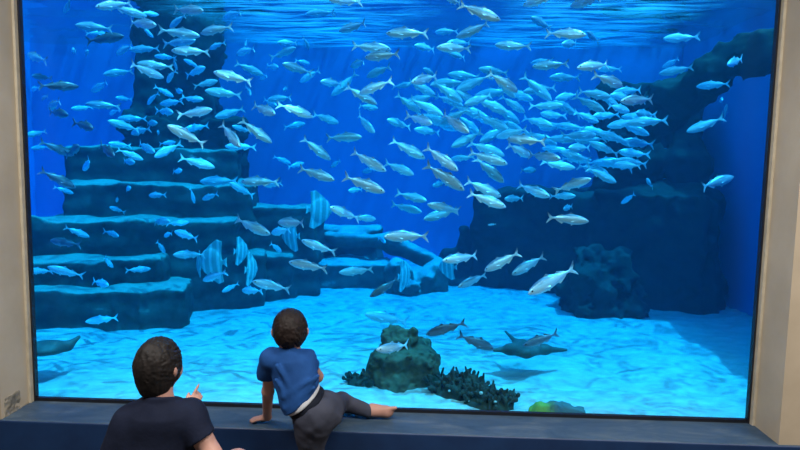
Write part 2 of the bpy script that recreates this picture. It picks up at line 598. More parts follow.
def step(name, lo, hi, tiers, seed, h=.03, amp=.035, mat=m_rock, parent=terr):
    F = Field(lo, hi, h)
    for tr_ in tiers: tier(F, **tr_)
    rough(F, amp, 2.4, seed, .008); rough(F, amp * .5, 6.5, seed + 70)
    me = F.mesh(name, mat)
    o = obj(name, me, parent)
    if parent is not None:
        o.location = -Vector(parent.location)
    return o


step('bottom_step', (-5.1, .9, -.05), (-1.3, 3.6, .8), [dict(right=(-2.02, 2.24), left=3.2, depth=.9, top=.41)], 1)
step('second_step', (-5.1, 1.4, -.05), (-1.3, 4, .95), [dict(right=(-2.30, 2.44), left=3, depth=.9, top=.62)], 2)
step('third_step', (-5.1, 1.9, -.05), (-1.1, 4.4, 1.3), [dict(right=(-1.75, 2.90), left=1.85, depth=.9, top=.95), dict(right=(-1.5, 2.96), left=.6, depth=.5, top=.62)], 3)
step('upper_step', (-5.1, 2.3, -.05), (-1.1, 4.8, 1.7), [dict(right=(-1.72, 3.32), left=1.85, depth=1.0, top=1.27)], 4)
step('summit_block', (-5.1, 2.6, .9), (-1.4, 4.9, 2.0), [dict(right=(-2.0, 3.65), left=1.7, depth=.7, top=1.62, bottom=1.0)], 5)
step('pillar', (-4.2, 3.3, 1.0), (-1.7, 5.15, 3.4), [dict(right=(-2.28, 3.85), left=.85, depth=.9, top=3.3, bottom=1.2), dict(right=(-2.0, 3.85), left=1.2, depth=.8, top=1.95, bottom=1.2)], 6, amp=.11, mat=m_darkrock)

# flat topped rock in the middle, its neighbour and the small arch rocks
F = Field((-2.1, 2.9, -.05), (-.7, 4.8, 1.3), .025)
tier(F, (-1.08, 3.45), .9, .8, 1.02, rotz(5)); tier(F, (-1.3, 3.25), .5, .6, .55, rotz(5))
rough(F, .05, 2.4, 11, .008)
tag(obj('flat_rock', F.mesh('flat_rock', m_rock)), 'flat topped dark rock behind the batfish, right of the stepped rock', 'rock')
F = Field((-1.5, 3.3, -.05), (.35, 4.9, .95), .025)
tier(F, (-.35, 3.85), 1.05, .5, .40, rotz(4)); tier(F, (-.50, 4.30), .95, .5, .74, rotz(-2))
F.cone(at_y(392, 244, 4.2), at_y(440, 264, 4.0), .10, .07, .08)
F.cone(at_y(330, 238, 4.2), at_y(395, 243, 4.2), .08, .11, .08)
rough(F, .035, 3, 12, .006)
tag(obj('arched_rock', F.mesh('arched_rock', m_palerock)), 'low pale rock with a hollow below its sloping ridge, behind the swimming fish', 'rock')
F = Field((-.75, 3.3, -.05), (.3, 4.4, .6), .022)
for u, v, y, r in ((400, 274, 3.75, .17), (425, 281, 3.8, .13), (438, 270, 3.95, .15), (412, 288, 3.6, .10)):
    F.ell(at_y(u, v, y), (r, r, r * .9), k=.06)
    p_ = at_y(u, v, y); F.cone(p_, (p_[0], p_[1], -.02), r * .8, r, .06)
rough(F, .05, 5, 13)
tag(obj('rubble_rock', F.mesh('rubble_rock', m_palerock)), 'knobbly small rock lying on the far edge of the sand', 'rock')
F = Field((-.1, 3.6, -.05), (1.0, 5.1, 1.4), .03)
a = at_y(466, 234, 4.5)
F.cone((a[0] + .02, 4.5, 0), a, .32, .06, .05); F.cone((.38, 4.3, 0), at_y(448, 262, 4.4), .25, .14, .08); F.cone((.62, 4.3, 0), at_y(488, 268, 4.3), .3, .16, .08)
rough(F, .07, 3.5, 14)
tag(obj('pointed_rock', F.mesh('pointed_rock', m_darkrock)), 'dark pointed rock rising at the back between pale rocks and rock wall', 'rock')

# the dark wall of rock on the right, with its upper tower and the encrusted beam that leans across it
wallrock = empty('rock_wall', (1.8, 4.0, SAND))
tag(wallrock, 'large dark rock wall filling the right half of the tank behind the school', 'rock')
RW = rotz(-21)
F = Field((.2, 2.9, -.05), (3.3, 5.25, 1.6), .032)
tier(F, (2.95, 3.22), 2.55, 1.9, 1.20, RW, bottom=-.1)
F.box((2.6, 4.2, .5), (.55, .9, .78), RW, .04, .05)
rough(F, .07, 1.6, 15, .004); rough(F, .045, 5, 75)
o = obj('lower_block', F.mesh('lower_block', m_darkrock), wallrock); o.location = -Vector(wallrock.location)
F = Field((1.2, 3.4, .9), (3.25, 5.25, 3.5), .032)
F.box((2.36, 4.4, 1.7), (.33, .45, .72), RW, .08, .1)
F.box((2.98, 4.3, 1.5), (.13, .5, .7), RW, .04, .05)
rough(F, .10, 2.2, 16, .006); rough(F, .05, 6, 76)
o = obj('upper_tower', F.mesh('upper_tower', m_darkrock), wallrock); o.location = -Vector(wallrock.location)
F = Field((2.55, 3.6, 1.0), (3.25, 5.2, 2.3), .03)
F.box((2.95, 4.3, 1.6), (.12, .5, .55), RW, .04, .05)
rough(F, .03, 2.2, 18, .004)
o = obj('side_column', F.mesh('side_column', m_darkrock), wallrock); o.location = -Vector(wallrock.location)
F = Field((1.2, 1.6, 1.5), (3.25, 3.9, 2.9), .026)
a, b_ = at_d(652, 104, 6.1), at_d(786, 42, 5.2)
F.cone(a, b_, .22, .12, .03); F.cone(at_d(690, 96, 5.8), at_d(645, 130, 6.2), .12, .16, .06)
rough(F, .09, 4.5, 17); rough(F, .035, 11, 77)
tag(obj('sunken_beam', F.mesh('sunken_beam', m_darkrock)), 'dark encrusted beam slanting up to the right frame under the surface', 'beam')

# bushy reef rock at the foot of the wall
F = Field((.9, 2.6, -.05), (2.4, 4.0, 1.1), .02)
p_ = at_y(594, 275, 3.12)
rb = random.Random(4)
for _ in range(46):
    a_ = rb.uniform(0, 6.283); hz = rb.random()
    rx = .30 * (1 - .62 * hz ** 1.5) * math.sqrt(rb.random())
    q_ = (p_[0] + .04 + rx * 1.25 * math.cos(a_), 3.12 + rx * math.sin(a_), .10 + .54 * hz)
    r_ = rb.uniform(.07, .13); F.ell(q_, (r_, r_, r_ * .85), k=.06)
F.cone((p_[0] + .03, 3.12, 0), (p_[0] + .02, 3.14, .55), .34, .14, .1)
rough(F, .06, 9, 19)
tag(obj('bushy_rock', F.mesh('bushy_rock', m_darkrock)), 'rounded bushy dark rock on the sand at the foot of the rock wall', 'rock')

# boulder near the glass
F = Field((-.65, .45, -.05), (.4, 1.6, .85), .009)
bc = at_y(402, 372, 1.02)
bt = at_y(402, 350, .95)[2]
F.box((bc[0] + .035, 1.04, bt / 2 - .02), (.185, .18, bt / 2 + .02), rotz(8), .09, .04)
F.cone((bc[0] + .10, 1.02, .02), (bc[0] + .13, 1.03, bt - .13), .14, .11, .06)
F.cone((bc[0] - .10, 1.0, .0), (bc[0] - .16, .99, bt - .10), .11, .075, .04)
F.cone((bc[0] - .04, .88, .0), (bc[0] - .02, .92, bt - .14), .13, .08, .05)
k1 = at_y(395, 341, 1.02)
F.ell(k1, (.095, .09, .085), k=.02)
F.cone(k1 + np.array([.07, 0, .0]), at_y(414, 330, 1.02), .03, .016, .02); F.cone(k1 + np.array([.05, 0, -.02]), at_y(416, 340, 1.0), .045, .022, .03)
rough(F, .030, 8, 20); rough(F, .012, 30, 24)
boulder = obj('boulder', F.mesh('boulder', m_boulder))
tag(boulder, 'rough brown boulder with a knob on top standing on sand near the glass', 'rock')


# weed and coral beside the boulder
def frond_plant(name, base, n, spread, hgt, seed, mat, label, cat, polyps=0):
    rg = random.Random(seed)
    F = Field((base[0] - spread - .08, base[1] - spread * .6 - .08, SAND - .12), (base[0] + spread + .08, base[1] + spread * .6 + .08, SAND + hgt + .1), .0065)
    pol = []
    F.ell((base[0], base[1], SAND - .03), (spread, spread * .6, .07), k=.02)
    for i in range(n):
        a = rg.random() * 6.283; r = math.sqrt(rg.random())
        x, y = base[0] + r * spread * .95 * math.cos(a), base[1] + r * spread * .55 * math.sin(a)
        hh = hgt * (.40 + .6 * rg.random()) * (1 - .35 * r)
        p0 = np.array([x, y, SAND - .04]); p1 = p0 + np.array([rg.uniform(-.03, .03), rg.uniform(-.03, .03), hh * .5 + .04]); p2 = p1 + np.array([rg.uniform(-.03, .03), rg.uniform(-.02, .02), hh * .5])
        F.cone(p0, p1, .011, .010, .006); F.cone(p1, p2, .010, .007, .005)
        for _ in range(3):
            b0 = p0 + (p1 - p0) * rg.uniform(.4, 1.0); e_ = b0 + np.array([rg.uniform(-.05, .05), rg.uniform(-.04, .04), rg.uniform(.02, .05)])
            F.cone(b0, e_, .009, .008, .005); F.ell(e_, (.013, .010, .015), k=.005)
        pol.append(p2)
    root = empty(name, (base[0], base[1], SAND)); tag(root, label, cat)
    me = F.mesh('fronds', mat); o = obj('fronds', me, root); o.location = -Vector(root.location)
    for p in pol[:polyps]:
        q = obj('polyp', POLYP, root); q.location = Vector(p + np.array([rg.uniform(-.02, .02), -.03, -hgt * rg.uniform(.2, .6)])) - Vector(root.location); q.scale = (rg.uniform(.7, 1.2),) * 3
    return root


F = Field((-.02, -.02, -.02), (.02, .02, .02), .004); F.ell((0, 0, 0), (.011, .011, .009)); POLYP = F.mesh('polyp', m_polyp)
b1 = at_z(457, 392, SAND + .02); b2 = at_z(488, 398, SAND + .02); b3 = at_z(357, 381, SAND + .02); b4 = at_z(556, 411, SAND + .03)
frond_plant('seaweed', (b1[0], b1[1] + .05), 60, .17, .19, 1, m_weed, 'clump of dark seaweed with pale polyps growing beside the boulder', 'seaweed', 9)
frond_plant('seaweed', (b2[0], b2[1] - .02), 46, .15, .13, 2, m_weed, 'low dark seaweed clump close behind the bottom edge of the glass', 'seaweed', 7)
frond_plant('coral', (b3[0], b3[1]), 9, .07, .07, 3, m_weed, 'small grey twiggy coral on the sand just left of the boulder', 'coral', 0)
F = Field((b4[0] - .25, b4[1] - .15, -.05), (b4[0] + .25, b4[1] + .25, SAND + .2), .01)
F.ell((b4[0] + .05, b4[1] + .05, SAND), (.13, .09, .06), k=.02); F.ell((b4[0] - .08, b4[1] + .05, SAND), (.06, .06, .05), k=.02)
rough(F, .02, 16, 22)
t = NT('tinted_coral')
x = local_axis(t, 0)
n1 = t.noise(20, 3)
kk = t.math('ADD', t.math('SUBTRACT', x, float(b4[0] - .03)), t.math('MULTIPLY', t.math('SUBTRACT', n1, .5), .1))
mr = t.n('ShaderNodeMapRange'); mr.inputs[1].default_value = -.03; mr.inputs[2].default_value = .03; t.l(kk, mr.inputs[0])
t.bsdf(t.mix(mr.outputs[0], (.22, .30, .05), (.09, .13, .13)), .8, 0, .3, n1, .4, .01)
tag(obj('coral', F.mesh('coral', t.m)), 'low rounded coral with a yellow green end at the glass bottom', 'coral')
# ------------------------------------------------------------------ fish
def d_poly(X, Y, pts):
    """signed distance to a 2D polygon"""
    pts = np.asarray(pts, float); n = len(pts)
    d = np.full(X.shape, 1e9); s = np.ones(X.shape)
    for i in range(n):
        a, b = pts[i], pts[i - 1]
        ex, ey = b - a; wx, wy = X - a[0], Y - a[1]
        tt = np.clip((wx * ex + wy * ey) / (ex * ex + ey * ey), 0, 1)
        bx, by = wx - ex * tt, wy - ey * tt
        d = np.minimum(d, bx * bx + by * by)
        c1, c2, c3 = Y >= a[1], Y < b[1], ex * wy > ey * wx
        s = np.where((c1 & c2 & c3) | (~c1 & ~c2 & ~c3), -s, s)
    return s * np.sqrt(d)


def fish_mesh(name, bend, mats, deep=1.0, fins=1.0):
    F = Field((-.53, -.11, -.21), (.53, .11, .23), (.009, .0055, .007))
    P = F.pts(np.zeros(3, int), F.n)
    X, Y, Z = P[..., 0], P[..., 1], P[..., 2]
    tt = .5 - X
    tk = [-.1, 0, .02, .06, .12, .2, .32, .45, .58, .70, .78, .84, .90, 1.1]
    hh = np.interp(tt, tk, [-.1, .002, .026, .052, .082, .108, .126, .118, .090, .052, .030, .022, .004, -.08]) * deep
    ww = np.interp(tt, tk, [-.1, .002, .020, .036, .050, .062, .070, .066, .048, .027, .015, .010, .004, -.08])
    zc = np.interp(tt, [0, .3, .8, 1], [-.012, 0, .004, .004])
    q = np.sqrt((Y / np.maximum(ww, .003)) ** 2 + ((Z - zc) / np.maximum(hh, .003)) ** 2)
    body = (q - 1) * np.minimum(np.maximum(ww, .003), np.maximum(hh, .003))
    body = np.where(np.minimum(ww, hh) <= 0, np.maximum(body, .01), body)
    thin = np.abs(Y) - .0075
    d = body
    for poly, k in (([(-.30, .012), (-.355, .022), (-.50, .150), (-.465, .06), (-.425, .002), (-.465, -.055), (-.50, -.140), (-.355, -.020), (-.30, -.010)], .012),
                    ([(.17, .10), (.06, .168 * fins), (.015, .118), (-.05, .10), (.1, .08)], .012),
                    ([(-.10, .085), (-.13, .115 * fins), (-.27, .045), (-.27, .02), (-.1, .06)], .012),
                    ([(-.08, -.08), (-.125, -.125 * fins), (-.27, -.045), (-.27, -.02), (-.08, -.06)], .012),
                    ([(.17, -.10), (.10, -.158 * fins), (.08, -.10), (.12, -.08)], .012)):
        d = smin(d, np.maximum(d_poly(X, Z, poly), thin), k)
    # pectoral fins stand a little off the flanks
    for sgn in (-1, 1):
        yy = np.abs(Y - sgn * (.058 + (.22 - X) * .10)) - .006
        d = smin(d, np.maximum(d_poly(X, Z, [(.225, -.01), (.21, -.045), (.09, -.075), (.08, -.05)]), yy), .012)
    # mouth and gill line
    F.F[...] = d
    me = F.mesh(name, mats)
    co = np.zeros(len(me.vertices) * 3); me.vertices.foreach_get('co', co); co = co.reshape(-1, 3)
    co[:, 1] += bend * (co[:, 0] - .1) ** 2 * np.where(co[:, 0] < .1, 1, .3)
    me.vertices.foreach_set('co', co.ravel()); me.update()
    return me


FM = {}
for key, mat in (('s', m_fish), ('b', m_fishblue), ('k', m_fishdark)):
    for i, (bend, deep) in enumerate(((0, 1.0), (.28, 1.04), (-.28, .96))):
        if key == 's':
            FM[key, i] = fish_mesh('fish_body', bend, mat, deep)
        else:
            FM[key, i] = FM['s', i].copy(); FM[key, i].materials[0] = mat
F = Field((-.03, -.02, -.03), (.03, .02, .03), .004); F.ell((0, 0, 0), (.017, .008, .017)); EYE = F.mesh('eye', m_eye)


def place(o, mid, dirv, S, upv=None, roll=0.0):
    x = unit(dirv)
    z = np.array([0, 0, 1.0]) if upv is None else np.asarray(upv, float)
    if abs(x @ z) > .97: z = CF.copy()
    y = unit(np.cross(z, x)); z = np.cross(x, y)
    if roll:
        y, z = y * math.cos(roll) + z * math.sin(roll), z * math.cos(roll) - y * math.sin(roll)
    m = Matrix.Identity(4)
    for i in range(3):
        m[i][0], m[i][1], m[i][2], m[i][3] = x[i] * S, y[i] * S, z[i] * S, mid[i]
    o.matrix_world = m


# nose x, nose y, tail x, tail y, distance from the camera, kind (s silver, b bluish, k dark)
FISH = '''
58.5 10 77.5 1 5.2 b|101 11 127 -1 3.9 s|77 26 111 28 4.3 b|124 36 86 41 4.3 k|78 52 69 49 5 b|92 53 80 53 5.3 b|22 51 49 63 4.2 s|103 31 90 36 5.5 b
144 14 112 8 3.9 s|159 27 124 20 3.8 s|156 12 142 15 5 b|166 24 189 18 4.8 b|206 13 171 7 3.8 s|199 35 160 31 3.9 s|198 31 233 28 3.9 s|197 41 161 43 4.6 s|172 51 209 51 3.9 s|112 51 136 48 4.8 b|130 50 159 48 4.8 b|156 57 175 57 5.5 b|207 47 226 44 5 b|150 35 144 28 5.4 b
221 14 243 15 5.2 b|306 14 335 12 5 b|234 51 257 51 4.9 b|247 48 245 38 5.8 b|278 44 297 41 5.2 b|297 49 270 57 4.8 b|308 47 306 40 5.5 b
328 2 360 -1 3.7 s|338 28 368 26 4.2 s|386 32 428 34 3.7 s|391 49 352 46 3.8 s|364 55 400 56 3.7 s
500 20 459 4 3.5 s|435 30 457 33 4.6 b|457 34 489 27 3.8 s|436 49 472 47 3.8 s|446 45 472 41 4.7 b|447 55 468 55 5 b|414 48 437 47 4.8 b|495 44 531 48 4.0 s|443 0 462 -1 3.7 s
525 1 556 -2 3.7 s|575 0 598 3 3.7 s|529 20 554 26 4.6 b|585 36 546 31 3.6 s|559 47 582 40 4.5 b|584 34 600 39 4.8 b
664 38 698 38 4.3 b|722 67 748 56 4.2 b|701 84 725 86 4.6 b|663 71 690 70 4.4 b|666 65 676 61 4.8 b|717 102 725 98 5 b|722 106 728 120 5 b
74 84 43 88 4 k|42 106 66 103 4.5 s|73 116 44 110 4.2 k|38 78 45 76 5.9 k|107 76 130 69 5 b|88 90 112 83 5.2 b|87 104 119 106 4.7 s|75 110 88 106 5.5 b|27 88 42 89 5.5 b|38 98 50 97 5.8 b|106 113 121 111 5.8 b|119 99 128 98 5.8 b|120 119 145 118 5.3 b
158 74 135 68 3.8 s|140 65 171 66 4.2 s|163 80 178 73 4.5 b|174 68 175 58 5.3 b|186 61 198 66 5.5 b|208 69 183 74 4.8 b|216 79 196 88 4.6 b|206 91 241 95 4.3 b|171 95 157 88 5.2 b|185 93 171 89 5.5 b|144 103 160 94 5 b|206 101 180 97 4.9 b|158 103 185 102 4.9 b|177 114 154 109 4.8 b|214 110 177 115 3.8 s
214 72 252 82 3.7 s|262 73 237 65 4.8 b|258 77 270 77 5.5 b|280 69 265 64 5.2 b|284 66 310 71 4.3 s|298 80 321 72 5 b|309 62 297 62 5.8 b|253 97 245 85 5 b|285 92 286 86 5.9 b|266 98 293 99 4.8 b|278 107 262 98 5 b|312 115 279 105 3.7 s|278 116 250 103 3.7 s|216 118 243 108 4.8 b
350 63 367 64 4.8 s|366 74 391 69 4.4 b|322 84 343 82 4.5 s|331 95 358 74 5 b|358 92 392 82 3.7 s|377 103 345 88 3.7 s|378 107 358 107 4.8 b|338 121 314 116 4.6 b|375 134 355 113 4.2 b|412 85 393 86 5 b
411 85 438 73 3.7 s|423 70 437 74 5 b|520 90 488 75 3.7 s|448 74 480 77 4.8 b|478 69 509 73 4.6 b|432 126 408 113 3.7 s|468 134 441 112 3.6 s|533 65 568 65 4.0 s|532 61 552 62 4.8 b|552 100 522 76 4.4 b|548 78 580 77 4.7 b
575 69 613 62 3.6 s|598 67 619 71 4.6 b|627 84 592 77 3.6 s|618 102 656 98 3.6 s|612 93 645 89 4.6 b|628 122 667 121 4.3 b|632 114 658 114 4.6 b
688 131 722 119 4.2 b|736 176 697 188 4.0 s|643 179 656 187 4.7 b|624 203 633 194 5 b
99 130 70 121 3.9 k|68 154 46 143 4.2 k|86 147 62 153 4.1 k|28 137 43 130 5 b|78 169 97 160 5 b|120 157 94 143 3.9 k|71 187 45 171 4.0 k|35 149 45 146 5.9 b
112 122 136 129 4.6 b|127 132 152 130 4.6 b|160 124 142 122 4.8 b|161 133 156 132 5.8 b|173 141 162 145 5.5 b|158 158 177 142 4.5 b|158 153 133 142 4.5 b|141 159 119 150 4.4 b|138 163 118 160 4.6 b|112 144 128 145 5 b|170 126 203 144 3.6 s|214 167 180 158 4.2 b|185 171 170 171 5.2 b|187 131 206 124 5.2 b|243 148 218 122 3.6 s
271 142 241 121 3.6 s|234 127 250 131 5 b|225 146 256 147 4.7 b|304 122 285 129 5.6 b|290 163 275 157 5.8 b|303 162 289 168 5.5 b|330 159 303 139 4.0 s|335 180 298 168 3.8 s
362 137 326 138 4.2 s|386 171 351 152 3.7 s|414 175 384 162 4.1 b|425 158 391 140 4.0 s|330 166 342 161 5.6 b|362 171 376 170 5.8 b|387 121 411 126 4.5 b
414 130 442 132 4.6 b|458 171 425 146 3.6 s|464 190 425 164 3.6 s|451 147 482 132 4.4 b|451 158 474 158 4.5 b|507 164 469 152 3.8 s|504 182 475 158 3.7 s|505 155 468 143 4.2 b
508 137 543 143 3.6 s|534 155 505 146 3.9 s|557 160 531 153 3.7 s|575 168 540 162 4.1 b|538 169 519 171 4.8 b|562 150 589 162 4.4 b|618 182 585 168 4.2 b|617 163 638 167 4.3 b
427 201 397 193 4.2 b|422 212 391 204 4.2 b|432 186 447 182 5 b|427 204 462 212 3.8 s|423 219 457 210 4.0 b|384 236 428 236 3.6 s|506 207 468 193 3.6 s|502 196 465 181 3.8 s
548 197 518 184 3.9 s|503 199 525 198 4.3 b|574 196 550 196 4.3 b|588 179 557 190 3.7 s|561 209 575 206 4.3 b|588 221 547 217 3.5 s
70 193 58 187 5.3 b|113 200 121 199 5.5 b|113 207 121 212 5.8 b|86 237 68 227 4.6 b|48 240 81 245 4.3 k|122 236 102 231 4.8 b
134 188 121 189 5.2 b|146 195 167 195 4.8 b|192 203 193 188 5.1 b|200 199 220 194 4.9 b|173 221 148 222 4.7 b|186 222 170 224 4.9 b|161 236 175 233 5 b|172 231 200 239 4.6 b|176 254 202 255 4.6 b|162 253 160 241 5 b|148 269 128 270 4.8 b|200 281 227 272 4.6 s
30 270 49 272 4.6 b|52 266 80 278 4.2 b|109 268 107 256 4.9 b|113 284 88 282 4.7 b|90 320 114 319 4.75 b
271 234 233 219 3.9 s|269 233 292 229 4.5 b|276 222 308 223 3.8 s|240 181 279 182 4.0 s|262 185 282 184 4.6 b|232 183 252 196 4.8 b|200 181 238 181 4.9 b
224 291 237 284 4.9 b|280 252 272 243 5 b|253 281 290 290 4.0 s|239 291 263 290 4.6 b
331 207 359 219 3.8 s|376 219 352 217 4.2 b|301 240 336 253 3.9 s|349 191 362 189 4.8 b|385 192 343 176 3.6 s
288 262 328 269 3.7 s|339 272 374 270 4.1 b|370 296 400 279 4.0 k|386 242 379 238 5.6 b
442 260 480 256 3.6 s|457 286 488 275 3.9 s|485 271 519 252 3.6 s|511 274 546 256 3.7 s|527 293 577 268 3.5 s
426 335 466 322 3.7 k|495 350 457 334 3.8 k|523 346 559 333 3.8 k|377 347 411 348 3.42 b|365 313 408 323 4.5 b
'''
items = []
for row in FISH.strip().split('\n'):
    for q in row.split('|'):
        a = q.split(); items.append([float(x) for x in a[:5]] + [a[5], ''])

# the dense school
rs = random.Random(11)
SCH = [(404, 104), (424, 84), (470, 78), (520, 84), (560, 82), (605, 90), (640, 100), (642, 150), (632, 168), (600, 176), (560, 156), (500, 138), (440, 126)]


def inside(x, y, poly):
    r = False
    for i in range(len(poly)):
        (x1, y1), (x2, y2) = poly[i], poly[i - 1]
        if (y1 > y) != (y2 > y) and x < (x2 - x1) * (y - y1) / (y2 - y1) + x1: r = not r
    return r


cent = []
tries = 0
while len(cent) < 62 and tries < 20000:
    tries += 1
    x, y = rs.uniform(404, 642), rs.uniform(76, 178)
    if not inside(x, y, SCH): continue
    if min([math.hypot(x - a, (y - b) * 1.7) for a, b in cent] + [99]) < 13.5: continue
    cent.append((x, y))
for x, y in cent:
    L = rs.uniform(27, 38)
    if x < 545:
        an = math.radians(rs.gauss(22, 9)); sx = 1 if rs.random() < .72 else -1
        if sx < 0: an = math.radians(rs.gauss(-14, 10))
    else:
        sx = -1 if rs.random() < .7 else 1; an = math.radians(rs.gauss(6, 12))
    dx, dy = sx * math.cos(an) * L / 2, sx * math.sin(an) * L / 2
    items.append([x + dx, y + dy, x - dx, y - dy, rs.uniform(4.15, 4.7), 'b', 'school'])


def region(x, y):
    if y > 300 and x > 420: return 'low over sand by the boulder'
    if y > 300 and x > 340: return 'beside the boulder knob'
    if y > 300: return 'at the foot of the lowest rock ledge'
    if y > 245 and x > 430: return 'over the sand before the rock wall'
    if y > 225 and x > 275: return 'before the pale arched rock'
    if x > 645: return 'near the dark beam' if y < 125 else 'before the rock wall'
    if x < 135:
        return 'in open water above the left ledges' if y < 70 else 'beside the left frame' if y < 185 else 'before the stepped ledges'
    if x < 275:
        return 'just under the surface by the pillar' if y < 45 else 'before the rock pillar' if y < 135 else 'below the pillar' if y < 185 else 'before the stepped ledges'
    if y < 60:
        return 'under the rippled surface' if x < 412 else 'above the dense school' if x < 512 else 'under the surface near the beam'
    if x < 400: return 'in open water left of the school' if y < 150 else 'above the flat rock'
    if y < 135: return 'by the dense school'
    return 'below the dense school' if y < 200 else 'between the school and rock wall'


TONE = {'s': 'silver', 'b': 'bluish', 'k': 'dark'}
recs = []
mids = []
for it in items:                    # fish that would run into each other swim at different depths
    for _ in range(9):
        m_ = at_d((it[0] + it[2]) / 2, (it[1] + it[3]) / 2, it[4]); l_ = math.hypot(it[0] - it[2], it[1] - it[3]) * it[4] / FPX
        bad = False
        for m2_, l2_ in mids:
            dv = m_ - m2_; dd = abs(dv @ CF); pl = dv - CF * (dv @ CF)
            if dd < .10 and abs(pl @ CR) < .46 * (l_ + l2_) and abs(pl @ CU) < .085: bad = True; break
        if not bad: break
        it[4] += .09
    mids.append((m_, l_))
for n, (nx_, ny_, tx_, ty_, d, kd, sp) in enumerate(items):
    rr = random.Random(n * 13 + 5)
    L = math.hypot(nx_ - tx_, ny_ - ty_) * d / FPX
    base = .255
    if L > base * .93: S, al = L * 1.03, math.radians(rr.uniform(-14, 14))
    else:
        S = max(base * .93, .2)
        if L < .5 * S: S *= .9
        al = math.acos(min(1, L / S)) * rr.choice((-1, 1))
    if kd == 'b' and L < .17: S = max(S * .8, L * 1.02); al = math.acos(min(1, L / S)) * (1 if al > 0 else -1)
    u, v = (nx_ + tx_) / 2, (ny_ + ty_) / 2
    mid = at_d(u, v, d)
    di = unit(CR * (nx_ - tx_) + CU * (ty_ - ny_))
    dirv = di * math.cos(al) + CF * math.sin(al)
    o = bpy.data.objects.new('fish', FM[kd, rr.choice((0, 0, 1, 2))]); COL.objects.link(o)
    place(o, mid, dirv, S, roll=rr.gauss(0, .12))
    if d < 4.05:
        for sgn in (-1, 1):
            e = bpy.data.objects.new('eye', EYE); COL.objects.link(e); e.parent = o
            e.location = (.415, sgn * .0405, .012)
    if sp == 'school':
        tag(o, 'small blue fish crowded inside the dense school before the rock wall', 'fish', 'dense school of small blue fish')
        continue
    size = 'small ' if math.hypot(nx_ - tx_, ny_ - ty_) < 20 else ''
    slope = (ny_ - ty_) / max(1e-6, abs(nx_ - tx_))
    steep = abs(nx_ - tx_) < 6
    head = 'tail on' if steep else ('heading left' if nx_ < tx_ else 'heading right')
    tilt = '' if steep or abs(slope) < .22 else (' nose down' if slope > 0 else ' nose up')
    lab = f"{size}{TONE[kd]} fish {head}{tilt} {region(u, v)}"
    recs.append((lab, u, v, o))
ORD = ['leftmost', 'second from left', 'third from left', 'fourth from left', 'fifth from left', 'sixth from left', 'seventh from left', 'eighth from left', 'ninth from left']
by = {}
for r in recs: by.setdefault(r[0], []).append(r)
for lab, rows in by.items():
    rows.sort(key=lambda r: r[1])
    for i, (l, u, v, o) in enumerate(rows):
        if len(rows) > 1:
            l = l + ', ' + ('rightmost of these' if i == len(rows) - 1 else ORD[i] + ' of these')
        if len(l.replace(',', '').split()) > 16: l = l.replace(' of these', '')
        tag(o, l, 'fish', 'silver and blue fish swimming in the tank')


o = bpy.data.objects.new('fish', FM['s', 0]); COL.objects.link(o)
place(o, at_d(492, 224.5, 4.4), CR * -1 + CU * -.1, .062)
tag(o, 'tiny pale fish alone before the top corner of the rock wall', 'fish')


# tall striped batfish
def bat_mesh():
    F = Field((-.5, -.10, -.66), (.52, .10, .66), (.012, .007, .012))
    P = F.pts(np.zeros(3, int), F.n); X, Y, Z = P[..., 0], P[..., 1], P[..., 2]
    q = np.sqrt(((X - .06) / .38) ** 2 + (Z / .40) ** 2 + (Y / .085) ** 2)
    d = (q - 1) * .085
    thin = np.abs(Y) - .011
    for poly in ([(.30, .24), (.12, .46), (-.16, .64), (-.34, .58), (-.30, .30), (-.28, .10), (0, .2)],
                 [(.30, -.24), (.12, -.46), (-.16, -.62), (-.34, -.56), (-.30, -.30), (-.28, -.10), (0, -.2)],
                 [(-.22, .07), (-.34, .05), (-.48, .14), (-.46, 0), (-.48, -.14), (-.34, -.05), (-.22, -.07)]):
        d = smin(d, np.maximum(d_poly(X, Z, poly), thin), .02)
    d = smin(d, d_ell(P, (.40, 0, -.02), (.08, .04, .09)), .05)
    F.F[...] = d
    return F.mesh('batfish_body', m_bat)


BAT = bat_mesh()
BATS = [(319, 210, 38, 5.6, 36, 1, 'pale batfish seen side on above the flat rock, upper of two'),
        (291, 236, 32, 5.6, 35, -1, 'pale batfish beside the flat rock with a silver fish crossing it'),
        (213, 262, 44, 5.0, 22, -1, 'broadest pale batfish, before the right end of the stepped ledges'),
        (241, 251, 29, 5.3, 66, 1, 'dim narrow striped batfish turned edge on, between two other batfish'),
        (251, 269, 34, 5.0, 76, 1, 'narrow striped batfish seen edge on close above the sand'),
        (199, 264, 27, 5.3, 62, -1, 'striped batfish half hidden behind the broadest batfish'),
        (404, 276, 32, 5.7, 60, 1, 'striped batfish with dark bars before the knobbly rubble rock'),
        (448, 267, 26, 5.5, 30, -1, 'pale batfish under the silver fish before the pointed rock')]
for u, v, hpx, d, turn, sx, lab in BATS:
    o = bpy.data.objects.new('batfish', BAT); COL.objects.link(o)
    a = math.radians(turn)
    place(o, at_d(u, v, d), CR * sx * math.cos(a) + CF * math.sin(a), hpx * d / FPX / 1.24)
    tag(o, lab, 'fish', 'batfish by the rocks')
    for sgn in (-1, 1):
        e = bpy.data.objects.new('eye', EYE); COL.objects.link(e); e.parent = o
        e.location = (.385, sgn * .042, .03); e.scale = (1.5, 1.2, 1.5)


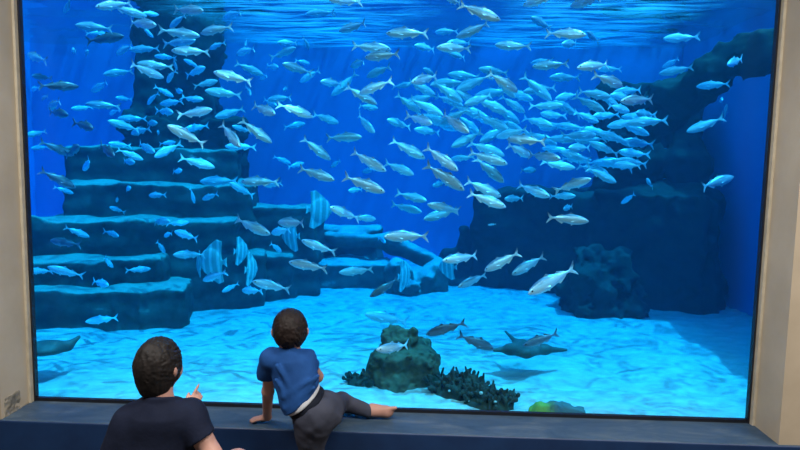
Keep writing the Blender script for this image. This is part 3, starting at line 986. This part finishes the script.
# rays
def ray_fish(name, pts_wing, c, tail, label, th=.034):
    """a flat bodied ray: c centre, pts_wing wing tips, tail tip (world points)"""
    allp = np.array([c, *pts_wing, *tail])
    F = Field(allp.min(0) - .12, allp.max(0) + .12, .009)
    F.ell(c, (.09, .12, th), k=.02)
    for w in pts_wing:
        w = np.asarray(w)
        mid = c + (w - c) * .5
        F.cone(c, mid, .036, .026, .04); F.cone(mid, w, .026, .012, .03)
        F.cone(c + np.array([0, .10, 0]), mid, .026, .016, .04); F.cone(c - np.array([0, .09, 0]), mid, .022, .016, .04)
    p = c
    rr_ = np.linspace(.03, .007, len(tail) + 1)
    for i, q in enumerate(tail):
        F.cone(p, q, rr_[i], rr_[i + 1], .02); p = np.asarray(q)
    o = obj(name, F.mesh(name, m_ray)); tag(o, label, 'ray')
    return o


DR = 4.15
ray_fish('stingray', [at_d(494, 350, DR), at_d(566, 350, DR + .05)], at_d(524, 349, DR), [at_d(516, 342, DR + .1), at_d(505, 331, DR + .25)],
         'dark stingray with spread wings and thin raised tail gliding over the sand')
a = at_d(48, 348, 4.0)
F = Field(np.minimum(at_d(28, 362, 4.0), at_d(86, 330, 4.4)) - .15, np.maximum(at_d(28, 362, 4.0), at_d(86, 330, 4.4)) + .15, .009)
F.ell(a, (.09, .12, .040), k=.03); F.ell(at_d(40, 348, 4.0), (.08, .09, .038), k=.03)
F.cone(at_d(55, 347, 4.0), at_d(68, 346, 4.05), .045, .028, .03); F.cone(at_d(68, 346, 4.05), at_d(79, 337, 4.1), .028, .012, .03)
tag(obj('stingray', F.mesh('stingray', m_ray)), 'dark thick tailed ray lying by the left frame above the sand', 'ray')
# ------------------------------------------------------------------ people
def hair_tufts(F, c, r, R, whorl, n, seed, ln=.05):
    """short locks that lie along the skull, fanning out from the whorl"""
    rg = random.Random(seed); w = unit(whorl)
    R = np.asarray(R)
    for i in range(n):
        d = unit([rg.gauss(0, 1), rg.gauss(0, 1), rg.gauss(0, 1)])
        if d @ unit([0, .75, -.55]) > .25 and d[1] > .2: continue
        if d[2] < -.62: continue
        t_ = d - w * (d @ w)
        if np.linalg.norm(t_) < .05: continue
        away = unit(-(w - d * (w @ d))); side = np.cross(d, away)
        dirn = unit(away * .9 + side * rg.uniform(.1, .7))
        p0 = c + R @ (d * r * 1.0)
        pts = [p0]
        for st_, up_ in ((.28, 1.035), (.56, 1.05), (.84, 1.04 + .07 * rg.random())):
            pts.append(c + R @ (unit(d + dirn * st_) * r * up_))
        s_ = rg.uniform(.7, 1.2)
        for q0, q1, a_, b_ in zip(pts, pts[1:], (.0055, .0050, .0042), (.0050, .0042, .0022)):
            F.cone(q0, q1, a_ * s_, b_ * s_, .003)


def head(F, c, r, R, k=.012, ear=1.0):
    """a child's head: skull, jaw, cheeks, nose, brow, chin, ears (local y = face direction)"""
    R = np.asarray(R)
    L = lambda x, y, z: c + R @ (np.array([x, y, z]) * r)
    F.ell(c, (r[0] * .93, r[1] * .95, r[2] * .95), R, k)
    F.ell(L(0, .30, -.45), (r[0] * .68, r[1] * .60, r[2] * .52), R, .04)
    for s_ in (-1, 1):
        F.ell(L(.42 * s_, .62, -.42), (r[0] * .30, r[1] * .28, r[2] * .26), R, .03)
        F.ell(L(1.02 * s_, -.02, -.20), (r[0] * .10 * ear, r[1] * .20 * ear, r[2] * .26 * ear), R, .008)
        F.ell(L(1.10 * s_, -.08, -.12), (r[0] * .07 * ear, r[1] * .17 * ear, r[2] * .17 * ear), R, .008)
        F.ell(L(.36 * s_, .90, -.10), (r[0] * .17, r[1] * .10, r[2] * .11), R, .012, mode='cut')
    F.cone(L(0, .93, -.12), L(0, 1.10, -.34), .007, .012, .012)
    F.ell(L(0, .72, -.86), (r[0] * .24, r[1] * .2, r[2] * .16), R, .03)


def face_parts(root, off, c, r, R):
    R = np.asarray(R)
    L = lambda x, y, z: c + R @ (np.array([x, y, z]) * r)
    for s_ in (-1, 1):
        F = Field(L(.36 * s_, .82, -.10) - .03, L(.36 * s_, .82, -.10) + .03, .0028)
        F.ell(L(.36 * s_, .80, -.10), (.0115, .0115, .0115))
        e = obj('eye', F.mesh('eye', m_white), root); e.location = off
        F = Field(L(.36 * s_, .90, -.10) - .03, L(.36 * s_, .90, -.10) + .03, .002)
        F.ell(L(.36 * s_, .915, -.10), (.006, .006, .006))
        q = obj('iris', F.mesh('iris', m_iris), e)
    F = Field(L(0, .98, -.62) - .04, L(0, .98, -.62) + .04, .0025)
    F.ell(L(0, .93, -.62), (.017, .009, .006), R)
    e = obj('mouth', F.mesh('mouth', m_lip), root); e.location = off


def hand(F, wrist, fwd, up, size, curl, thumb_side, k=.004):
    """palm and five fingers; curl = bend per finger (index..little) in degrees, thumb_side = +1/-1 along fwd x up"""
    f = unit(fwd); u = unit(np.asarray(up) - f * (np.asarray(up) @ f)); s_ = np.cross(f, u) * thumb_side
    W = np.asarray(wrist, float); S = size
    R = np.stack([f, s_, u], 1)
    F.ell(W + f * .23 * S, (.30 * S, .22 * S, .10 * S), R, .012)
    F.cone(W - f * .1 * S, W + f * .15 * S, .135 * S, .15 * S, .012)
    for i, (off, ln) in enumerate(((.17, .42), (.06, .47), (-.055, .44), (-.16, .34))):
        p = W + f * .44 * S + s_ * off * S
        a = 0.0; d0 = f + s_ * off * .35
        q = p
        for j, (fr, ra) in enumerate(((.45, .062), (.32, .056), (.25, .050))):
            a += math.radians(curl[i]) * (.8 if j == 0 else 1.0)
            dv = unit(d0) * math.cos(a) - u * math.sin(a)
            e = q + dv * ln * S * fr
            F.cone(q if j else q - f * .06 * S, e, ra * S, (ra - .006) * S, k if j else .007)
            q = e
    b0 = W + f * .12 * S + s_ * .14 * S
    b1 = b0 + (f * .55 + s_ * .6 - u * .15) * .24 * S; b2 = b1 + (f * .85 + s_ * .25 - u * .2) * .20 * S
    F.cone(b0, b1, .085 * S, .065 * S, .01); F.cone(b1, b2, .062 * S, .052 * S, k)


def foot(F, ankle, toe_dir, up, size):
    f = unit(toe_dir); u = unit(np.asarray(up) - f * (np.asarray(up) @ f)); s_ = np.cross(f, u)
    A = np.asarray(ankle, float); R = np.stack([f, s_, u], 1); S = size
    F.ell(A - f * .08 * S - u * .10 * S, (.2 * S, .16 * S, .19 * S), R, .015)
    F.cone(A, A + f * .45 * S - u * .14 * S, .17 * S, .13 * S, .02)
    F.ell(A + f * .52 * S - u * .17 * S, (.2 * S, .19 * S, .10 * S), R, .015)
    for i, (off, ln, ra) in enumerate(((.13, .23, .075), (.045, .2, .05), (-.03, .18, .045), (-.095, .16, .042), (-.15, .13, .04))):
        p = A + f * (.62 - .03 * i) * S + s_ * off * S - u * .18 * S
        F.cone(p, p + f * ln * S + u * .02 * S, ra * S, ra * S * .9, .005)


def wrinkle(F, amp, freq, seed, stretch=(1, 1, 1)):
    P = F.pts(np.zeros(3, int), F.n) * np.asarray(stretch)
    F.F += (amp * fbm(P, freq, 2, seed)).astype(np.float32)


def halfspace(p, n):
    p, n = np.asarray(p, float), unit(n)
    return lambda P: (P - p) @ n


# ---- the toddler, left hand and right leg up on the ledge
ty = -.47
T = dict(head=at_y(290, 329, ty + .01), neck=at_y(290, 351, ty), sl=at_y(272, 359, ty), sr=at_y(305, 358, ty + .03), chest=at_y(293, 372, ty), belly=at_y(302, 392, ty - .01),
         pel=at_y(315, 411, ty + .01), hl=at_y(311, 418, ty - .01), hr=at_y(327, 408, ty + .05))
el = at_y(268, 391, ty + .11); wr = at_z(267, 417, LZ + .031); 
kr = at_z(343, 402, LZ + .068); an = at_z(369, 411, LZ + .038)
kl = at_y(311, 447, ty + .02); al_ = np.array([kl[0] + .01, ty - .03, .06])
lo = np.array([-.85, -.75, -.02]); hi = np.array([.16, .02, .93])
toddler = empty('person', (T['pel'][0], ty, 0))
tag(toddler, 'small child in a blue shirt standing with one bare foot up on the ledge', 'person')
off = -Vector(toddler.location)
HR = rotz(12) @ np.array([[1, 0, 0], [0, math.cos(.10), math.sin(.10)], [0, -math.sin(.10), math.cos(.10)]])
hr_ = np.array([.0645, .075, .076])
F = Field(lo, hi, .0048)
head(F, T['head'], hr_, HR)
F.cone(T['head'] + np.array([0, -.005, -.05]), T['neck'] + np.array([0, 0, -.03]), .036, .042, .02)
F.ell(T['chest'], (.072, .054, .080), k=.03); F.ell(at_y(303, 396, ty), (.064, .054, .075), k=.05); F.ell(T['pel'], (.070, .062, .060), k=.05)
F.cone(T['sl'], T['sr'], .032, .032, .02); F.cone(T['neck'] + np.array([0, 0, -.03]), T['chest'], .04, .05, .03)
F.cone(T['sl'], el, .031, .025, .02); F.cone(el, wr, .026, .0185, .012)
hand(F, wr, np.array([-.97, .02, -.20]), (-.15, -.12, 1), .092, (6, 4, 6, 10), 1)
er = T['sr'] + np.array([.03, .12, -.12]); wr2 = er + np.array([-.06, .10, -.04])
F.cone(T['sr'], er, .031, .026, .02); F.cone(er, wr2, .025, .019, .012)
hand(F, wr2, (-.4, .8, -.1), (0, .1, 1), .088, (14, 14, 14, 14), -1)
F.cone(T['hr'], kr, .046, .030, .03); F.cone(kr, an, .029, .021, .02)
foot(F, an + np.array([.016, .015, .008]), (.985, .05, .08), (-.1, .88, .48), .128)
F.ell(an + np.array([.050, .006, -.004]), (.058, .026, .026), k=.02); F.ell(an + np.array([.085, .004, -.004]), (.022, .022, .025), k=.015)
F.cone(T['hl'], kl, .050, .036, .03); F.cone(kl, al_, .036, .026, .02)
foot(F, al_, (.12, 1, 0), (0, 0, 1), .13)
body = obj('body', F.mesh('body', m_skin), toddler); body.location = off
face_parts(toddler, off, T['head'], hr_, HR)
# hair
F = Field(T['head'] - .12, T['head'] + .12, .0028)
F.ell(T['head'] + HR @ np.array([0, -.004, .004]), hr_ * np.array([1.04, 1.03, 1.04]), HR, 0)
F.ell(T['head'] + HR @ np.array([0, .085, -.06]), (.085, .062, .075), HR, .01, mode='cut')
F.op(lambda P: -halfspace(T['head'] + np.array([0, 0, -.070]), HR @ np.array([0, -.35, -1]))(P), T['head'] - .14, T['head'] + .14, .01, 'cut')
hair_tufts(F, T['head'], hr_, HR, (.10, -.85, .35), 520, 3)
wrinkle(F, .0013, 95, 5, (1, 1, .6)); wrinkle(F, .0012, 170, 6)
h = obj('hair', F.mesh('hair', m_hairb), toddler); h.location = off
# shirt: torso and sleeves, hem slanting down to the left
F = Field(lo, hi, .0046)
wl_ = np.array([-.60, -.22, .76])            # up from the slanting waist line
wp = at_y(309, 409, ty - .08)
F.cone(T['sl'] + np.array([-.002, 0, .000]), T['sr'] + np.array([.002, 0, .000]), .044, .044, .02)
F.cone(T['neck'] + np.array([0, 0, -.03]), T['neck'] + np.array([0, 0, .012]), .060, .040, .02)
F.ell(T['chest'] + np.array([.002, 0, 0]), (.088, .070, .095), k=.03); F.ell(at_y(299, 391, ty - .01), (.084, .074, .085), k=.04)
F.ell(at_y(301, 404, ty - .012), (.074, .076, .075), k=.04); F.ell(at_y(297, 414, ty - .012), (.045, .066, .05), k=.03)
F.op(lambda P: -halfspace(wp + unit(wl_) * .026, -wl_)(P), lo, hi, .010, 'cut')
ud = unit(el - T['sl']); cutp = T['sl'] + ud * .092
F.cone(T['sl'], T['sl'] + ud * .15 + np.array([-.018, 0, 0]), .042, .047, .015, clip=halfspace(cutp, ud + np.array([.15, 0, 0])))
ud2 = unit(er - T['sr']); cutp2 = T['sr'] + ud2 * .085
F.cone(T['sr'], T['sr'] + ud2 * .12, .042, .044, .02, clip=halfspace(cutp2, ud2))
F.op(lambda P: -halfspace(T['neck'] + np.array([0, 0, .012]), (0, .35, 1))(P), lo, hi, .006, 'cut')
wrinkle(F, .0060, 17, 8, (1, 1, .55))
for (u0, v0, u1, v1, w_) in ((284, 396, 318, 376, .012), (286, 408, 314, 388, .011), (277, 366, 290, 386, .010), (298, 398, 316, 380, .008), (276, 380, 290, 402, .008)):
    F.cone(at_y(u0, v0, ty - .070), at_y(u1, v1, ty - .068), w_, w_ * .6, .014)
sh = obj('shirt', F.mesh('shirt', m_blue), toddler); sh.location = off
# white undershirt strip below the hem
F = Field(lo, hi, .0046)
F.ell(at_y(303, 396, ty - .005), (.080, .072, .085), k=.03); F.ell(at_y(305, 405, ty - .008), (.078, .078, .075), k=.03); F.ell(T['pel'] + np.array([0, 0, .01]), (.080, .076, .070), k=.03)
F.op(lambda P: -halfspace(wp + unit(wl_) * .012, -wl_)(P), lo, hi, .006, 'cut')
F.op(lambda P: -halfspace(wp + unit(wl_) * .05, wl_)(P), lo, hi, .006, 'cut')
us = obj('undershirt', F.mesh('undershirt', m_whitec), toddler); us.location = off
# trousers with a dark waistband
F = Field(lo, hi, .0046)
F.ell(T['pel'] + np.array([-.006, 0, 0]), (.086, .082, .078), k=.04); F.ell(at_y(322, 414, ty - .01), (.066, .080, .072), k=.05)
F.cone(T['hl'], kl, .068, .052, .04); F.cone(T['pel'] + np.array([.02, 0, -.02]), (T['hl'] + kl) / 2, .058, .052, .05); F.cone(kl, al_ + np.array([0, 0, .03]), .050, .040, .02)
F.cone(T['hr'], kr + np.array([-.01, 0, 0]), .062, .042, .05); F.cone(kr + np.array([-.01, 0, 0]), an + np.array([-.002, 0, .0]), .042, .031, .03)
F.op(lambda P: -halfspace(wp + unit(wl_) * .004, wl_)(P), lo, hi, .008, 'cut')
wrinkle(F, .0055, 18, 12)
for (u0, v0, u1, v1) in ((338, 402, 346, 410), (352, 404, 358, 412)):
    F.cone(at_y(u0, v0, ty - .07) if u0 < 330 else at_z(u0, v0, LZ + .085), at_y(u1, v1, ty - .06) if u0 < 330 else at_z(u1, v1, LZ + .06), .008, .006, .014)
tr_ = obj('trousers', F.mesh('trousers', m_grey), toddler); tr_.location = off
F = Field(lo, hi, .0046)
F.ell(T['pel'] + np.array([-.008, 0, .0]), (.093, .086, .085), k=.03); F.ell(at_y(309, 402, ty), (.088, .082, .07), k=.03)
F.op(lambda P: -halfspace(wp + unit(wl_) * .012, wl_)(P), lo, hi, .006, 'cut')
F.op(lambda P: halfspace(wp - unit(wl_) * .014, wl_)(P), lo, hi, .006, 'cut')
wb = obj('waistband', F.mesh('waistband', m_band), tr_)

# ---- the older boy, kneeling, pointing at the fish
by_ = -.86
B = dict(head=at_y(158, 365, by_ + .02), neck=at_y(161, 398, by_), sl=at_y(130, 421, by_), sr=at_y(190, 416, by_ + .01), chest=at_y(158, 430, by_ + .01))
B['pel'] = np.array([B['chest'][0] + .0, by_ + .02, .30]); B['belly'] = (B['chest'] + B['pel']) / 2 + np.array([0, -.01, 0])
ell_ = np.array([B['sl'][0] - .065, by_ - .02, .42]); wl = np.array([B['sl'][0] - .02, by_ + .17, .27])
er = at_y(212, 455, by_ - .02); wr = at_y(190, 408, by_ + .26)
lo = np.array([-1.42, -1.22, -.02]); hi = np.array([-.2, -.24, .93])
boy = empty('person', (B['pel'][0], by_, 0))
tag(boy, 'older child in a dark navy shirt kneeling on the floor and pointing at the fish', 'person')
off = -Vector(boy.location)
tl = math.radians(6)
HR = rotz(-13) @ np.array([[1, 0, 0], [0, math.cos(tl), -math.sin(tl)], [0, math.sin(tl), math.cos(tl)]])
hr_ = np.array([.066, .084, .090])
F = Field(lo, hi, .0055)
head(F, B['head'], hr_, HR, ear=.8)
F.cone(B['head'] + np.array([0, -.01, -.05]), B['neck'] + np.array([0, 0, -.04]), .043, .050, .02)
F.cone(B['sl'], B['sr'], .046, .046, .03)
F.ell(B['chest'] + np.array([0, 0, -.02]), (.108, .08, .12), k=.04); F.ell(B['belly'], (.105, .085, .12), k=.05); F.ell(B['pel'], (.125, .095, .09), k=.05)
F.cone(B['sl'], ell_, .042, .033, .03); F.cone(ell_, wl, .033, .022, .015)
hand(F, wl, (.1, .9, -.2), (0, .2, 1), .115, (15, 15, 15, 15), 1)
F.cone(B['sr'], er, .042, .034, .03); F.cone(er, wr, .033, .022, .015)
hand(F, wr, np.array([.40, .45, .72]), np.array([.55, -.75, .25]), .105, (2, 50, 58, 62), -1)
hl, hr2 = B['pel'] + np.array([-.07, 0, -.02]), B['pel'] + np.array([.07, 0, -.02])
k_l = np.array([hl[0] - .04, by_ + .28, .075]); a_l = np.array([hl[0], by_ - .05, .05])
k_r = at_y(237, 463, by_ + .28); a_r = np.array([k_r[0] + .03, k_r[1] - .04, .07])
F.cone(hl, k_l, .082, .058, .04); F.cone(k_l, a_l, .055, .034, .02); foot(F, a_l, (0, -1, 0), (0, 0, -1), .17)
F.cone(hr2, k_r, .080, .052, .04); F.cone(k_r, a_r, .050, .032, .02); foot(F, a_r, np.array([.35, .93, -.02]), (0, 0, 1), .17)
body = obj('body', F.mesh('body', m_skin), boy); body.location = off
face_parts(boy, off, B['head'], hr_, HR)
F = Field(B['head'] - .15, B['head'] + .15, .003)
F.ell(B['head'] + HR @ np.array([0, -.006, .004]), hr_ * np.array([1.06, 1.03, 1.05]), HR, 0)
F.ell(B['head'] + HR @ np.array([0, -.030, -.055]), (.056, .050, .060), HR, .025)
F.ell(B['head'] + HR @ np.array([0, .088, -.058]), (.082, .064, .078), HR, .01, mode='cut')
F.ell(B['head'] + HR @ np.array([.078, .012, -.030]), (.014, .018, .020), HR, .008, mode='cut')
F.op(lambda P: -halfspace(B['head'] + np.array([0, 0, -.112]), HR @ np.array([0, -.2, -1]))(P), B['head'] - .17, B['head'] + .17, .01, 'cut')
hair_tufts(F, B['head'], hr_, HR, (-.10, -.80, .45), 620, 9)
wrinkle(F, .0016, 110, 6, (1, 1, .35)); wrinkle(F, .0010, 190, 7)
h = obj('hair', F.mesh('hair', m_hair), boy); h.location = off
# t-shirt
F = Field(lo, hi, .0055)
F.cone(B['sl'] + np.array([.004, 0, -.004]), B['sr'] + np.array([-.004, 0, -.004]), .054, .054, .03)
F.cone(B['neck'] + np.array([0, 0, -.05]), B['neck'] + np.array([0, 0, .002]), .085, .054, .05)
F.ell(B['chest'] + np.array([0, 0, -.02]), (.120, .094, .13), k=.05); F.ell(B['belly'], (.125, .104, .14), k=.06); F.ell(B['pel'] + np.array([0, -.01, .03]), (.145, .112, .09), k=.05)
for s0, e0, ln in ((B['sl'], ell_, .15), (B['sr'], er, .092)):
    ud = unit(e0 - s0)
    F.cone(s0, s0 + ud * (ln + .06), .050, .056, .03, clip=halfspace(s0 + ud * ln, ud))
F.op(lambda P: -halfspace(B['neck'] + np.array([0, 0, .006]), (0, .3, 1))(P), lo, hi, .006, 'cut')
F.op(lambda P: -halfspace((0, 0, .27), (0, 0, -1))(P), lo, hi, .006, 'cut')
wrinkle(F, .0065, 13, 18, (1, 1, .6))
sh = obj('shirt', F.mesh('shirt', m_navy), boy); sh.location = off
F = Field(lo, hi, .0065)
F.ell(B['pel'], (.136, .106, .10), k=.04)
for h0, k0 in ((hl, k_l), (hr2, k_r)):
    ud = unit(k0 - h0); n_ = np.linalg.norm(k0 - h0)
    F.cone(h0, k0, .094, .074, .05, clip=halfspace(h0 + ud * n_ * .62, ud))
wrinkle(F, .004, 13, 28)
so = obj('shorts', F.mesh('shorts', m_band), boy); so.location = off
# ------------------------------------------------------------------ light
def lamp(name, kind, energy, color, loc=None, dirv=None, **kw):
    l = bpy.data.lights.new(name, kind); l.energy = energy; l.color = color
    for k, v in kw.items(): setattr(l, k, v)
    o = bpy.data.objects.new(name, l); COL.objects.link(o)
    if loc is not None: o.location = loc
    if dirv is not None: o.rotation_euler = Vector(dirv).to_track_quat('-Z', 'Y').to_euler()
    return o


lamp('sunlight', 'SUN', 6.2, (.50, .82, 1.0), (0, 2, 8), (-.34, .13, -1), angle=.006)
lamp('overcast_sun', 'SUN', 2.7, (.50, .82, 1.0), (0, 2, 8), (-.34, .16, -1), angle=.24)
for x_ in (-1.5, .7, 2.9):  # unseen hall lights; the right one added to brighten the left jamb
    lamp('unseen_hall_lamp', 'AREA', 80, (1, .96, .90), (x_, -1.75, 2.96), (0, .0, -1), shape='RECTANGLE', size=1.4, size_y=.5)

w = bpy.data.worlds.new('sky'); scene.world = w; w.use_nodes = True
bg = w.node_tree.nodes['Background']; bg.inputs['Color'].default_value = (.20, .58, 1, 1); bg.inputs['Strength'].default_value = 2.9

vs = scene.view_settings
scene.display_settings.display_device = 'sRGB'
vs.view_transform = 'Standard'; vs.look = 'None'; vs.exposure = 0; vs.gamma = 1; vs.use_curve_mapping = False
cy = scene.cycles
cy.use_denoising = True
cy.max_bounces = 6; cy.diffuse_bounces = 3; cy.glossy_bounces = 3; cy.transmission_bounces = 3; cy.volume_bounces = 1; cy.transparent_max_bounces = 16
cy.caustics_reflective = False; cy.caustics_refractive = False
cy.sample_clamp_indirect = 4
